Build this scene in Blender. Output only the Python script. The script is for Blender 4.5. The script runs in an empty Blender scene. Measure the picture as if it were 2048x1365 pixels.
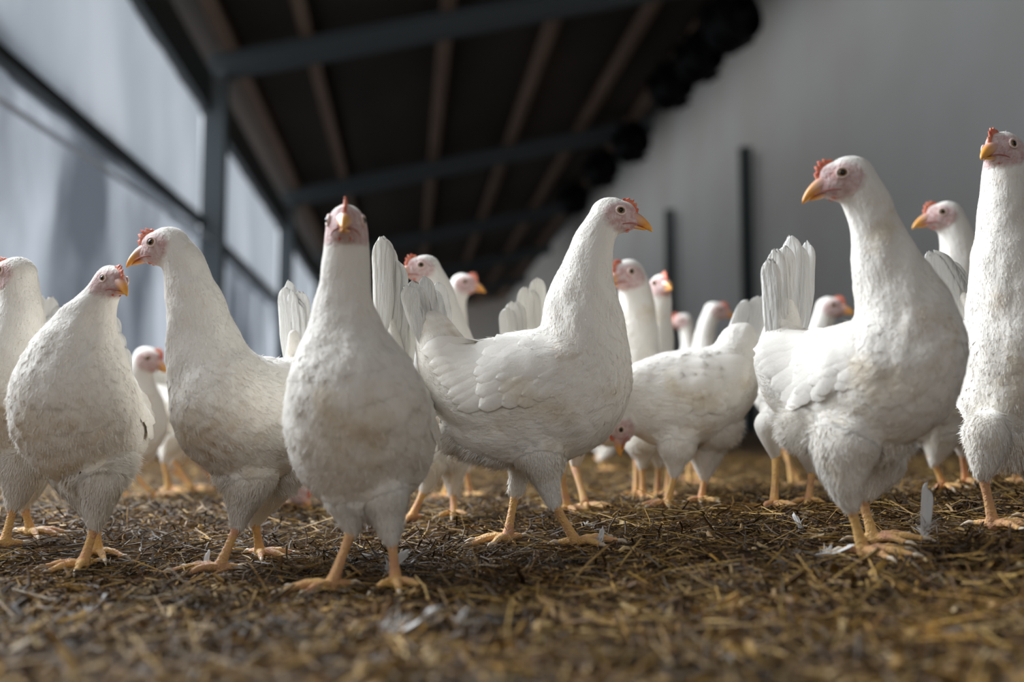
import bpy, math, random
import numpy as np
from mathutils import Vector, Matrix
from mathutils.bvhtree import BVHTree

random.seed(7)
RNG = np.random.default_rng(7)
SC = bpy.context.scene
COL = SC.collection

# ------------------------------------------------------------------ camera, world, light, exposure
FPX, CX, CY = 1991.0, 1024.0, 682.5
CAM_Z = 0.134
YAW, PITCH = math.radians(5.98), math.radians(4.82)
FWD = Vector((math.sin(YAW) * math.cos(PITCH), math.cos(YAW) * math.cos(PITCH), math.sin(PITCH)))
RGT = Vector((math.cos(YAW), -math.sin(YAW), 0.0))
UPV = RGT.cross(FWD)
CAM = Vector((0, 0, CAM_Z))
cd = bpy.data.cameras.new('camera')
cam = bpy.data.objects.new('camera', cd)
COL.objects.link(cam)
cd.sensor_width = 36.0
cd.lens = 36.0 * FPX / 2048.0
cam.matrix_world = Matrix(((RGT.x, UPV.x, -FWD.x, CAM.x), (RGT.y, UPV.y, -FWD.y, CAM.y), (RGT.z, UPV.z, -FWD.z, CAM.z), (0, 0, 0, 1)))
cd.dof.use_dof = True
cd.dof.focus_distance = 1.05
cd.dof.aperture_fstop = 2.6
cd.clip_start = 0.02
cd.clip_end = 200
SC.camera = cam

W = bpy.data.worlds.new('world')
SC.world = W
W.use_nodes = True
bg = W.node_tree.nodes['Background']
bg.inputs[0].default_value = (0.86, 0.92, 1.0, 1)
bg.inputs[1].default_value = 1.15


def area(name, loc, target, sx, sy, power, color):
    l = bpy.data.lights.new(name, 'AREA')
    l.shape = 'RECTANGLE'
    l.size, l.size_y, l.energy, l.color = sx, sy, power, color
    o = bpy.data.objects.new(name, l)
    o.location = loc
    o.rotation_euler = (Vector(target) - Vector(loc)).to_track_quat('-Z', 'Y').to_euler()
    COL.objects.link(o)
    return o


area('side_opening_daylight', (-1.70, 2.55, 2.0), (0.4, 1.3, 0.3), 2.9, 1.9, 245, (0.87, 0.93, 1.0))
area('rear_door_daylight', (-0.9, -3.2, 2.0), (0.6, 1.6, 0.3), 2.0, 1.6, 12, (1.0, 0.96, 1.0))
area('right_wall_fill', (3.85, 19.0, 7.2), (6.3, 19.0, 1.0), 32.0, 0.9, 300, (0.94, 0.97, 1.0))  # added fill lamp that brightens the right wall, no clerestory glazing behind it
area('far_wall_fill', (-1.70, 32.5, 2.0), (1.5, 36.0, 2.2), 3.0, 2.0, 60, (1.0, 0.95, 0.88))  # unseen lamp added to lift the dim end wall, no opening here

vs = SC.view_settings
vs.view_transform = 'Standard'
vs.look = 'None'
vs.gamma = 1.0
vs.exposure = 0.12
vs.use_curve_mapping = False
SC.cycles.use_denoising = True
SC.cycles.max_bounces = 7


# ------------------------------------------------------------------ helpers
def U(px, py, D):
    """world point seen at photo pixel px,py at depth D along the view axis"""
    return CAM + FWD * D + RGT * ((px - CX) / FPX * D) + UPV * (-(py - CY) / FPX * D)


def mat(name, color, rough=0.6, spec=0.3, **kw):
    m = bpy.data.materials.new(name)
    m.use_nodes = True
    b = m.node_tree.nodes['Principled BSDF']
    b.inputs['Base Color'].default_value = (*color, 1)
    b.inputs['Roughness'].default_value = rough
    b.inputs['Specular IOR Level'].default_value = spec
    for k, v in kw.items():
        b.inputs[k].default_value = v
    return m


def noise_color(m, c1, c2, scale, detail=6, lo=0.3, hi=0.7, coord='Object', stretch=(1, 1, 1), bump=0.0, bscale=None):
    nt = m.node_tree
    b = nt.nodes['Principled BSDF']
    tc = nt.nodes.new('ShaderNodeTexCoord')
    mp = nt.nodes.new('ShaderNodeMapping')
    mp.inputs['Scale'].default_value = stretch
    n = nt.nodes.new('ShaderNodeTexNoise')
    n.inputs['Scale'].default_value = scale
    n.inputs['Detail'].default_value = detail
    r = nt.nodes.new('ShaderNodeValToRGB')
    r.color_ramp.elements[0].position = lo
    r.color_ramp.elements[1].position = hi
    r.color_ramp.elements[0].color = (*c1, 1)
    r.color_ramp.elements[1].color = (*c2, 1)
    nt.links.new(tc.outputs[coord], mp.inputs[0])
    nt.links.new(mp.outputs[0], n.inputs['Vector'])
    nt.links.new(n.outputs['Fac'], r.inputs[0])
    nt.links.new(r.outputs[0], b.inputs['Base Color'])
    if bump:
        n2 = nt.nodes.new('ShaderNodeTexNoise')
        n2.inputs['Scale'].default_value = bscale or scale * 3
        n2.inputs['Detail'].default_value = 5
        nt.links.new(mp.outputs[0], n2.inputs['Vector'])
        bp = nt.nodes.new('ShaderNodeBump')
        bp.inputs['Strength'].default_value = bump
        bp.inputs['Distance'].default_value = 0.01
        nt.links.new(n2.outputs['Fac'], bp.inputs['Height'])
        nt.links.new(bp.outputs[0], b.inputs['Normal'])
    return r


def mesh_obj(name, verts, faces, m, parent=None, origin=None, smooth=True, attrs=None):
    v = np.asarray(verts, dtype=np.float32).reshape(-1, 3)
    if origin is not None:
        v = v - np.array(origin, dtype=np.float32)
    me = bpy.data.meshes.new(name)
    if isinstance(faces, np.ndarray) and faces.ndim == 2:
        nf, k = faces.shape
        me.vertices.add(len(v))
        me.vertices.foreach_set('co', v.ravel())
        me.loops.add(nf * k)
        me.loops.foreach_set('vertex_index', faces.astype(np.int32).ravel())
        me.polygons.add(nf)
        me.polygons.foreach_set('loop_start', np.arange(0, nf * k, k, dtype=np.int32))
        me.update(calc_edges=True)
    else:
        me.from_pydata([tuple(p) for p in v.tolist()], [], [list(f) for f in faces])
        me.update()
    me.polygons.foreach_set('use_smooth', np.full(len(me.polygons), smooth))
    if attrs:
        for k, a in attrs.items():
            a = np.asarray(a, dtype=np.float32)
            if a.ndim == 1:
                at = me.attributes.new(k, 'FLOAT', 'POINT')
                at.data.foreach_set('value', a)
            else:
                at = me.attributes.new(k, 'FLOAT_COLOR', 'POINT')
                at.data.foreach_set('color', a.ravel())
    me.materials.append(m)
    o = bpy.data.objects.new(name, me)
    COL.objects.link(o)
    if parent is not None:
        o.parent = parent
    elif origin is not None:
        o.location = origin
    return o


def tag(o, label=None, cat=None, group=None, kind=None):
    for k, v in (('label', label), ('category', cat), ('group', group), ('kind', kind)):
        if v:
            o[k] = v
    return o


def empty(name, loc):
    o = bpy.data.objects.new(name, None)
    o.location = loc
    o.empty_display_size = 0.02
    COL.objects.link(o)
    return o


class Geo:
    def __init__(s):
        s.v, s.f = [], []

    def box(s, c, d, ax=None):
        c = Vector(c)
        ax = ax or (Vector((1, 0, 0)), Vector((0, 1, 0)), Vector((0, 0, 1)))
        n = len(s.v)
        for i in (-1, 1):
            for j in (-1, 1):
                for k in (-1, 1):
                    s.v.append(tuple(c + ax[0] * (i * d[0] / 2) + ax[1] * (j * d[1] / 2) + ax[2] * (k * d[2] / 2)))
        for q in ((0, 1, 3, 2), (4, 6, 7, 5), (0, 4, 5, 1), (2, 3, 7, 6), (0, 2, 6, 4), (1, 5, 7, 3)):
            s.f.append([n + a for a in q])
        return s

    def beam(s, a, b, w, h, up=(0, 0, 1)):
        a, b = Vector(a), Vector(b)
        y = (b - a)
        L = y.length
        y.normalize()
        x = y.cross(Vector(up)).normalized()
        z = x.cross(y)
        return s.box((a + b) / 2, (w, L, h), (x, y, z))

    def tube(s, pts, radii, seg=10, ref=(0, 0, 1), flat=1.0, cap=True):
        pts = [Vector(p) for p in pts]
        n0 = len(s.v)
        ref = Vector(ref)
        for i, p in enumerate(pts):
            t = (pts[min(i + 1, len(pts) - 1)] - pts[max(i - 1, 0)]).normalized()
            x = t.cross(ref)
            if x.length < 1e-3:
                x = t.cross(Vector((0.3, 1, 0.2)))
            x.normalize()
            y = x.cross(t).normalized()
            r = radii[i]
            rx, ry = (r if isinstance(r, tuple) else (r, r * flat))
            for k in range(seg):
                a = 2 * math.pi * k / seg
                s.v.append(tuple(p + x * (rx * math.cos(a)) + y * (ry * math.sin(a))))
        for i in range(len(pts) - 1):
            for k in range(seg):
                k2 = (k + 1) % seg
                s.f.append([n0 + i * seg + k, n0 + i * seg + k2, n0 + (i + 1) * seg + k2, n0 + (i + 1) * seg + k])
        if cap:
            s.f.append([n0 + k for k in range(seg)][::-1])
            s.f.append([n0 + (len(pts) - 1) * seg + k for k in range(seg)])
        return s

    def ball(s, c, r, ax=None, nu=12, nv=8):
        c = Vector(c)
        r = r if isinstance(r, tuple) else (r, r, r)
        ax = ax or (Vector((1, 0, 0)), Vector((0, 1, 0)), Vector((0, 0, 1)))
        n = len(s.v)
        for j in range(1, nv):
            th = math.pi * j / nv
            for i in range(nu):
                ph = 2 * math.pi * i / nu
                s.v.append(tuple(c + ax[0] * (r[0] * math.sin(th) * math.cos(ph)) + ax[1] * (r[1] * math.sin(th) * math.sin(ph)) + ax[2] * (r[2] * math.cos(th))))
        s.v.append(tuple(c + ax[2] * r[2]))
        s.v.append(tuple(c - ax[2] * r[2]))
        top, bot = len(s.v) - 2, len(s.v) - 1
        for j in range(nv - 2):
            for i in range(nu):
                i2 = (i + 1) % nu
                s.f.append([n + j * nu + i, n + (j + 1) * nu + i, n + (j + 1) * nu + i2, n + j * nu + i2])
        for i in range(nu):
            i2 = (i + 1) % nu
            s.f.append([top, n + i, n + i2])
            s.f.append([bot, n + (nv - 2) * nu + i2, n + (nv - 2) * nu + i])
        return s

    def obj(s, name, m, parent=None, origin=None, smooth=True):
        return mesh_obj(name, s.v, s.f, m, parent, origin, smooth)


# ------------------------------------------------------------------ materials
def plumage_material():
    m = mat('plumage', (0.86, 0.84, 0.80), 0.75, 0.15)
    nt = m.node_tree
    b = nt.nodes['Principled BSDF']
    b.inputs['Subsurface Weight'].default_value = 0.0
    b.inputs['Sheen Weight'].default_value = 0.25
    b.inputs['Sheen Roughness'].default_value = 0.5
    tc = nt.nodes.new('ShaderNodeTexCoord')
    n = nt.nodes.new('ShaderNodeTexNoise')
    n.inputs['Scale'].default_value = 9
    n.inputs['Detail'].default_value = 7
    n.inputs['Roughness'].default_value = 0.65
    nt.links.new(tc.outputs['Object'], n.inputs['Vector'])
    r = nt.nodes.new('ShaderNodeValToRGB')
    e = r.color_ramp.elements
    e[0].position, e[0].color = 0.25, (0.56, 0.44, 0.28, 1)
    e[1].position, e[1].color = 0.44, (0.87, 0.825, 0.745, 1)
    x = e.new(0.37)
    x.color = (0.79, 0.71, 0.58, 1)
    nt.links.new(n.outputs['Fac'], r.inputs[0])
    at = nt.nodes.new('ShaderNodeAttribute')
    at.attribute_name = 'face'
    n2 = nt.nodes.new('ShaderNodeTexNoise')
    n2.inputs['Scale'].default_value = 160
    n2.inputs['Detail'].default_value = 4
    nt.links.new(tc.outputs['Object'], n2.inputs['Vector'])
    r2 = nt.nodes.new('ShaderNodeValToRGB')
    r2.color_ramp.elements[0].position, r2.color_ramp.elements[0].color = 0.34, (0.52, 0.25, 0.23, 1)
    r2.color_ramp.elements[1].position, r2.color_ramp.elements[1].color = 0.66, (0.70, 0.52, 0.50, 1)
    nt.links.new(n2.outputs['Fac'], r2.inputs[0])
    mx = nt.nodes.new('ShaderNodeMixRGB')
    nt.links.new(at.outputs['Fac'], mx.inputs[0])
    nt.links.new(r.outputs[0], mx.inputs[1])
    nt.links.new(r2.outputs[0], mx.inputs[2])
    dt = nt.nodes.new('ShaderNodeAttribute')
    dt.attribute_name = 'dirt'
    mx2 = nt.nodes.new('ShaderNodeMixRGB')
    mx2.blend_type = 'MIX'
    mx2.inputs[2].default_value = (0.42, 0.26, 0.11, 1)
    nt.links.new(dt.outputs['Fac'], mx2.inputs[0])
    nt.links.new(mx.outputs[0], mx2.inputs[1])
    nt.links.new(mx2.outputs[0], b.inputs['Base Color'])
    # fine barbs
    wv = nt.nodes.new('ShaderNodeTexNoise')
    wv.inputs['Scale'].default_value = 420
    wv.inputs['Detail'].default_value = 3
    nt.links.new(tc.outputs['Object'], wv.inputs['Vector'])
    ra = nt.nodes.new('ShaderNodeAttribute')
    ra.attribute_name = 'radial'
    al = nt.nodes.new('ShaderNodeAttribute')
    al.attribute_name = 'along'
    mu = nt.nodes.new('ShaderNodeMath')
    mu.operation = 'MULTIPLY'
    mu.inputs[1].default_value = 14.0
    nt.links.new(al.outputs['Fac'], mu.inputs[0])
    sn = nt.nodes.new('ShaderNodeTexNoise')
    sn.noise_dimensions = '4D'
    sn.inputs['Scale'].default_value = 5.0
    sn.inputs['Detail'].default_value = 4
    sn.inputs['Roughness'].default_value = 0.6
    nt.links.new(ra.outputs['Vector'], sn.inputs['Vector'])
    nt.links.new(mu.outputs[0], sn.inputs['W'])
    bp0 = nt.nodes.new('ShaderNodeBump')
    bp0.inputs['Strength'].default_value = 0.55
    bp0.inputs['Distance'].default_value = 0.004
    nt.links.new(sn.outputs['Fac'], bp0.inputs['Height'])
    bp = nt.nodes.new('ShaderNodeBump')
    bp.inputs['Strength'].default_value = 0.35
    bp.inputs['Distance'].default_value = 0.0008
    nt.links.new(wv.outputs['Fac'], bp.inputs['Height'])
    fn = nt.nodes.new('ShaderNodeTexNoise')
    fn.inputs['Scale'].default_value = 170
    fn.inputs['Detail'].default_value = 3
    fn.inputs['Distortion'].default_value = 1.2
    nt.links.new(tc.outputs['Object'], fn.inputs['Vector'])
    fm_ = nt.nodes.new('ShaderNodeMath')
    fm_.operation = 'MULTIPLY'
    nt.links.new(fn.outputs['Fac'], fm_.inputs[0])
    nt.links.new(at.outputs['Fac'], fm_.inputs[1])
    bpf = nt.nodes.new('ShaderNodeBump')
    bpf.inputs['Strength'].default_value = 0.8
    bpf.inputs['Distance'].default_value = 0.0035
    nt.links.new(fm_.outputs[0], bpf.inputs['Height'])
    nt.links.new(bp0.outputs[0], bpf.inputs['Normal'])
    nt.links.new(bpf.outputs[0], bp.inputs['Normal'])
    nt.links.new(bp.outputs[0], b.inputs['Normal'])
    return m


def quill_material():
    m = mat('flight_feather', (0.88, 0.87, 0.84), 0.6, 0.25)
    nt = m.node_tree
    b = nt.nodes['Principled BSDF']
    out = nt.nodes['Material Output']
    noise_color(m, (0.84, 0.80, 0.72), (0.94, 0.93, 0.90), 14, lo=0.3, hi=0.55, stretch=(1, 1, .12), bump=.6, bscale=260)
    tl = nt.nodes.new('ShaderNodeBsdfTranslucent')
    tl.inputs[0].default_value = (0.88, 0.86, 0.80, 1)
    mx = nt.nodes.new('ShaderNodeMixShader')
    mx.inputs[0].default_value = 0.28
    nt.links.new(b.outputs[0], mx.inputs[1])
    nt.links.new(tl.outputs[0], mx.inputs[2])
    nt.links.new(mx.outputs[0], out.inputs[0])
    return m


M_PLUME = plumage_material()
M_QUILL = quill_material()
M_LEG = mat('leg_scales', (0.78, 0.42, 0.12), 0.45, 0.4)
noise_color(M_LEG, (0.72, 0.36, 0.20), (0.86, 0.52, 0.18), 60, lo=0.35, hi=0.6, bump=0.5, bscale=500)
M_CLAW = mat('claw', (0.62, 0.50, 0.36), 0.4)
M_BEAK = mat('beak_horn', (0.85, 0.45, 0.10), 0.35, 0.5)
_r = noise_color(M_BEAK, (0.80, 0.31, 0.05), (0.87, 0.45, 0.10), 90, lo=0.35, hi=0.65)
_nt = M_BEAK.node_tree
_a = _nt.nodes.new('ShaderNodeAttribute')
_a.attribute_name = 'root'
_m = _nt.nodes.new('ShaderNodeMixRGB')
_m.inputs[2].default_value = (0.66, 0.40, 0.33, 1)
_nt.links.new(_a.outputs['Fac'], _m.inputs[0])
_nt.links.new(_r.outputs[0], _m.inputs[1])
_nt.links.new(_m.outputs[0], _nt.nodes['Principled BSDF'].inputs['Base Color'])
M_GAPE = mat('gape_skin', (0.46, 0.17, 0.14), 0.5, 0.3)
M_COMB = mat('comb_skin', (0.72, 0.11, 0.06), 0.45, 0.4)
noise_color(M_COMB, (0.66, 0.10, 0.05), (0.86, 0.34, 0.20), 160, lo=0.35, hi=0.7, bump=0.4, bscale=700)
M_SKIN = mat('face_skin', (0.80, 0.62, 0.56), 0.55, 0.3)
M_EARSKIN = mat('ear_skin', (0.60, 0.30, 0.27), 0.55, 0.3)
M_IRIS = mat('iris', (0.22, 0.13, 0.045), 0.3, 0.3)
M_PUPIL = mat('pupil', (0.006, 0.005, 0.004), 0.12, 0.35)
M_NOSTRIL = mat('nostril', (0.10, 0.04, 0.03), 0.7)

# ------------------------------------------------------------------ hens: data (photo pixels, depth in metres)
# chain: tail base -> rump -> torso -> chest -> neck; node = (px, py, extra depth, radius in px)
# head: (px, py, extra depth, radius px, yaw, pitch); yaw 0 = facing photo right, -90 = towards camera
HENS = [
 dict(k=5, D=1.05, near=2, lat=.86, comb=.8, xl=1.45,
  label='white hen in sharp profile facing right, one leg stepping forward',
  chain=[(868,662,.0,38),(888,714,.0,54),(928,768,.0,80),(980,788,.0,108),(1040,793,.0,130),(1110,788,.0,136),(1158,745,0,108),(1168,680,0,90),(1165,620,0,76),(1168,560,0,58),(1180,505,0,45),(1198,462,0,37)],
  extra=[(962,874,0,54),(920,868,0,42),(1005,868,0,68),(1060,855,0,76)],
  head=(1221,431,0,38,-6,-8),
  tail=((872,690,0),(812,575,-.01),(872,562,.02)),
  legs=[((1045,900,.03,44),(1040,942,.03,24),(1032,978,.03,16),(1014,1092,.02),-150), ((1080,895,-.03,58),(1092,950,-.03,33),(1106,1003,-.03,16),(1152,1094,-.03),-15)],
  dirt=[(1130,675,-.07,26,.25),(885,680,-.0,26,.3)]),
 dict(k=4, D=0.88, near=2, lat=1.0, tn='f',
  label='white hen facing the camera head-on, nearest of the flock, tail behind its neck',
  chain=[(790,735,.17,36),(790,790,.16,58),(770,850,.12,95),(742,885,.07,126),(722,878,.03,142),(712,810,.0,142),(700,745,0,112),(692,690,0,84),(689,625,0,62),(690,565,0,52),(693,510,0,47)],
  extra=[(727,950,.02,84),(800,880,.1,62)],
  head=(693,455,0,47,-84,2),
  tail=((785,740,.17),(757,465,.17),(812,580,.19)),
  legs=[((690,980,.01,54),(700,1030,.01,31),(705,1058,.01,17),(662,1178,-.01),-150), ((772,985,.0,54),(779,1038,.0,31),(783,1075,.0,17),(792,1188,-.01),-80)],
  dirt=[]),
 dict(k=6, D=0.92, near=2, lat=.9,
  label='tall white hen with head turned back to the left and swelling chest',
  chain=[(1568,672,.06,42),(1572,725,.05,64),(1628,760,.04,104),(1700,775,.01,128),(1768,758,-.02,134),(1812,700,-.03,116),(1812,640,-.03,98),(1796,590,-.03,82),(1772,525,-.03,65),(1753,460,-.03,51),(1733,405,-.03,46)],
  extra=[(1600,855,.0,46),(1575,852,.0,24),(1640,840,.0,62),(1750,850,-.01,84)],
  head=(1699,356,-.03,46,180,-14),
  tail=((1574,690,.06),(1540,520,.05),(1606,468,.07)),
  legs=[((1688,885,-.03,74),(1686,950,-.03,46),(1700,1008,-.03,20),(1728,1122,-.03),-40), ((1748,915,.03,62),(1730,965,.03,38),(1722,990,.03,16),(1748,1104,.02),-20)],
  dirt=[(1870,640,-.1,26,.2)]),
 dict(k=3, D=1.0, near=2, lat=.9, comb=1.25, tn='f',
  label='white hen facing left with a soiled breast, touching the hunched hen with its beak',
  chain=[(592,735,.12,32),(598,790,.10,75),(560,830,.07,112),(508,840,.03,128),(462,820,.0,122),(434,765,0,98),(411,700,0,78),(393,625,0,60),(379,565,0,48),(366,525,0,42)],
  extra=[(560,900,.06,80),(480,900,.02,74),(470,930,0,48)],
  head=(336,492,0,40,176,-12),
  tail=((590,740,.12),(560,578,.12),(612,590,.12)),
  legs=[((500,950,-.0,58),(486,1005,-.0,33),(478,1046,-.0,17),(437,1152,-.02),-160), ((545,960,.06,52),(520,1010,.06,28),(510,1040,.06,15),(520,1118,.06),-40)],
  dirt=[(425,905,-.05,48,.45),(478,725,-.06,26,.2),(450,850,-.08,50,.18)]),
 dict(k=2, D=1.0, near=2, lat=1.0, tn='f',
  label='hunched white hen leaning right, under the beak of the soiled hen',
  chain=[(236,775,.13,28),(236,830,.11,56),(205,868,.07,86),(168,855,.03,116),(150,805,.0,122),(152,735,0,98),(166,672,0,66),(185,627,0,46),(203,594,0,34)],
  extra=[(190,915,.02,78),(128,900,.02,60)],
  head=(221,563,0,34,-42,-12),
  tail=((236,790,.13),(216,625,.13),(252,690,.14)),
  legs=[((205,960,-.0,52),(196,1010,-.0,34),(191,1048,-.0,16),(165,1148,-.01),-110), ((135,945,.05,42),(165,1000,.05,26),(192,1046,.05,14),(196,1125,.05),-60)],
  dirt=[(200,900,-.1,45,.2)]),
 dict(k=1, D=1.08, near=2, lat=.95, tn='f',
  label='white hen cut off by the left edge of the photo, turned to face left',
  chain=[(78,745,.16,28),(62,800,.13,55),(35,850,.07,88),(15,835,.03,100),(10,780,0,88),(25,720,0,68),(38,665,0,52),(43,620,0,42),(40,585,0,38)],
  extra=[(25,890,.03,66)],
  head=(34,549,0,37,172,-6),
  tail=((78,760,.16),(76,590,.16),(112,620,.17)),
  legs=[((45,930,0,46),(38,975,0,30),(28,1010,0,15),(8,1100,-.01),-150), ((70,930,.06,42),(58,985,.06,24),(48,1012,.06,13),(62,1066,.06),-20)],
  dirt=[(20,860,-.08,50,.3)]),
 dict(k=7, D=1.0, near=2, lat=1.0, tn='f',
  label='tall white hen cut off by the right edge, stretching its neck highest of all',
  chain=[(1958,645,.14,34),(1975,700,.11,58),(2005,770,.06,88),(2030,790,.02,104),(2030,720,0,98),(2024,650,0,88),(2016,560,0,72),(2010,470,0,56),(2008,400,0,46),(2008,350,0,42)],
  extra=[(2020,860,.02,80)],
  head=(2008,303,0,41,-143,-4),
  tail=((1960,655,.14),(1862,508,.13),(1900,520,.15)),
  legs=[((1975,870,-.02,48),(1968,918,-.02,33),(1965,948,-.02,15),(1987,1042,-.02),-40), ((2070,900,.02,50),(2072,940,.02,30),(2070,965,.02,15),(2085,1050,.02),-30)],
  dirt=[(1962,600,-.08,14,.3)]),
 dict(k=8, D=1.42, near=1, lat=.86,
  label='white hen facing left, only head and neck showing behind the tall hen',
  chain=[(1795,770,.0,34),(1820,790,0,62),(1850,800,0,86),(1885,770,0,86),(1905,700,0,66),(1914,640,0,52),(1918,580,0,43),(1918,520,0,36),(1912,470,0,32)],
  extra=[(1880,840,0,60)],
  head=(1893,432,0,31,178,-6),
  tail=((1800,780,0),(1765,690,0),(1790,680,.02)),
  legs=[((1880,860,-.02,42),(1874,895,-.02,26),(1868,925,-.02,12),(1890,1003,-.02),-100), ((1925,860,.04,36),(1927,890,.04,20),(1925,905,.04,11),(1932,965,.06),-100)],
  dirt=[]),
 dict(k=9, D=1.3, near=1, lat=.86,
  label='white hen with orange beak facing left, head above the central hen\'s tail',
  chain=[(800,800,.06,30),(822,830,.05,62),(860,845,.03,84),(892,820,.0,82),(902,750,0,66),(900,690,0,48),(890,630,0,35),(876,580,0,29)],
  extra=[(880,880,0,60)],
  head=(851,537,0,29,-158,-8),
  tail=((805,800,.06),(790,700,.06),(820,700,.08)),
  legs=[((862,920,-.02,38),(858,950,-.02,24),(850,978,-.02,12),(822,1036,-.02),-130), ((905,920,.02,38),(908,950,.02,24),(906,985,.02,12),(908,1056,.0),-90)],
  dirt=[]),
 dict(k=10, D=1.75, near=0, lat=.86,
  label='blurred white hen facing right, its long neck upright behind the central hen\'s tail',
  chain=[(850,800,.0,24),(870,825,0,48),(905,832,0,62),(925,790,0,56),(918,735,0,42),(913,690,0,31),(911,640,0,25),(912,600,0,23)],
  extra=[], head=(924,568,0,23,-20,-8),
  tail=((855,810,0),(830,730,0),(855,725,.02)),
  legs=[((905,890,-.02,28),(903,920,-.02,18),(900,945,-.02,9),(888,1002,-.02),-100), ((930,890,.03,28),(932,920,.03,18),(932,945,.03,9),(940,1000,.03),-60)],
  dirt=[]),
 dict(k=11, D=1.3, near=0, lat=.86,
  label='white hen hidden behind the central hen, only its fanned tail and orange feet showing',
  chain=[(1045,690,.0,30),(1070,730,0,55),(1105,770,0,76),(1145,765,0,72),(1165,710,0,50),(1165,660,0,36),(1165,620,0,28)],
  extra=[], head=(1175,590,0,25,0,-5),
  tail=((1050,720,0),(1012,618,-.01),(1072,552,.02)),
  legs=[((1118,860,-.02,42),(1120,900,-.02,24),(1122,945,-.02,11),(1136,1030,-.03),-80), ((1150,860,.04,40),(1152,900,.04,22),(1150,935,.04,10),(1172,1010,.0),-60)],
  dirt=[]),
 dict(k=12, D=1.5, near=1, lat=.86,
  label='white hen peering left from behind the central hen\'s breast, face pink and close to it',
  chain=[(1150,790,.1,34),(1180,810,.08,66),(1220,810,.04,84),(1252,780,.0,76),(1264,720,0,60),(1270,665,0,48),(1273,620,0,39),(1270,580,0,33)],
  extra=[], head=(1258,549,0,32,-140,-14),
  tail=((1150,790,.1),(1130,700,.1),(1150,690,.1)),
  legs=[((1280,880,-.02,38),(1284,905,-.02,22),(1284,932,-.02,11),(1286,1004,-.02),-100), ((1315,870,.06,36),(1316,900,.06,20),(1318,930,.06,10),(1314,1000,.06),-100)],
  dirt=[]),
 dict(k=13, D=1.62, near=0, lat=1.0, tn='f',
  label='blurred white hen facing the camera, upright neck right of the pink-faced hen',
  chain=[(1330,780,.2,24),(1325,820,.15,48),(1310,835,.08,62),(1300,800,.02,66),(1303,745,0,54),(1308,690,0,42),(1314,640,0,32),(1319,605,0,26)],
  extra=[], head=(1320,573,0,26,-76,0),
  tail=((1330,790,.2),(1325,740,.2),(1345,740,.2)), legs=None, dirt=[]),
 dict(k=14, D=1.32, near=1, lat=.86,
  label='white hen bent down pecking, lowered head beside the central hen\'s breast',
  chain=[(1478,680,.0,36),(1462,735,0,58),(1425,778,0,86),(1372,796,0,97),(1318,800,0,88),(1282,806,0,62),(1262,818,0,42),(1254,832,0,32)],
  extra=[(1430,840,0,58)],
  head=(1248,848,-.02,28,184,-70),
  tail=((1462,730,0),(1490,600,.0),(1535,600,.02)),
  legs=[((1355,890,-.03,40),(1352,920,-.03,24),(1350,948,-.03,12),(1334,1024,-.03),-130), ((1412,890,.02,42),(1412,925,.02,26),(1410,955,.02,12),(1402,1016,.02),-100)],
  dirt=[]),
 dict(k=15, D=2.4, near=0, lat=.86,
  label='far blurred hen with a dark reddish face looking left, beyond the pecking hen\'s back',
  chain=[(1440,790,0,18),(1425,800,0,34),(1400,800,0,44),(1384,780,0,38),(1378,740,0,26),(1378,700,0,18),(1376,670,0,16)],
  extra=[], head=(1368,643,0,17,180,-5), tail=((1440,790,0),(1455,740,0),(1445,740,0)), legs=None, dirt=[]),
 dict(k=16, D=2.2, near=0, lat=.86,
  label='far blurred hen with a pale pink face looking right, beyond the pecking hen\'s back',
  chain=[(1338,780,0,18),(1355,792,0,36),(1380,792,0,46),(1398,765,0,42),(1404,725,0,30),(1408,690,0,22),(1413,655,0,19)],
  extra=[], head=(1428,622,0,19,-10,-8), tail=((1338,780,0),(1330,740,0),(1340,735,0)), legs=None, dirt=[]),
 dict(k=17, D=1.9, near=0, lat=.86,
  label='far white hen peeking over the tall hen\'s back, pale eye and red comb showing',
  chain=[(1530,780,0,22),(1550,790,0,44),(1585,790,0,56),(1612,765,0,50),(1625,720,0,38),(1635,680,0,28),(1645,645,0,23)],
  extra=[], head=(1656,615,0,23,-30,-5), tail=((1530,780,0),(1530,745,0),(1545,740,0)), legs=None, dirt=[]),
 dict(k=18, D=1.25, near=0, lat=.86,
  label='white hen hidden behind the tall hen, only thighs and spread toes showing',
  chain=[(1570,790,.0,36),(1600,800,0,76),(1650,800,0,94),(1705,780,0,92),(1750,710,0,64),(1775,640,0,46),(1785,580,0,36)],
  extra=[(1550,820,0,34)], head=(1788,540,0,30,0,-5), tail=((1580,790,0),(1575,720,0),(1600,700,.02)),
  legs=[((1540,850,-.02,32),(1545,885,-.02,22),(1552,918,-.02,12),(1548,1005,-.03),-92), ((1625,880,.02,44),(1624,915,.02,26),(1624,942,.02,13),(1618,1024,.0),-110)], dirt=[]),
 dict(k=19, D=1.7, near=0, lat=.86,
  label='blurred hen with a dusky face looking right, low between the two left-hand hens',
  chain=[(228,850,.0,26),(248,868,0,48),(278,862,0,56),(290,825,0,44),(284,785,0,32),(280,750,0,26)],
  extra=[], head=(293,717,0,26,-15,-18), tail=((228,850,0),(212,780,0),(225,775,0)), legs=None, dirt=[]),
 dict(k=20, D=1.9, near=0, lat=.86,
  label='blurred white hen whose back fills the gap beside the soiled hen\'s breast',
  chain=[(312,790,0,26),(330,820,0,48),(362,832,0,56),(392,810,0,48),(410,760,0,32),(415,715,0,24)],
  extra=[], head=(418,685,0,21,0,-5), tail=((318,800,0),(305,745,0),(322,742,0)), legs=None, dirt=[]),
 dict(k=21, D=1.5, near=0, lat=.86,
  label='blurred hen pecking at the litter with a bright red comb, between two nearer hens\' legs',
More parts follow.
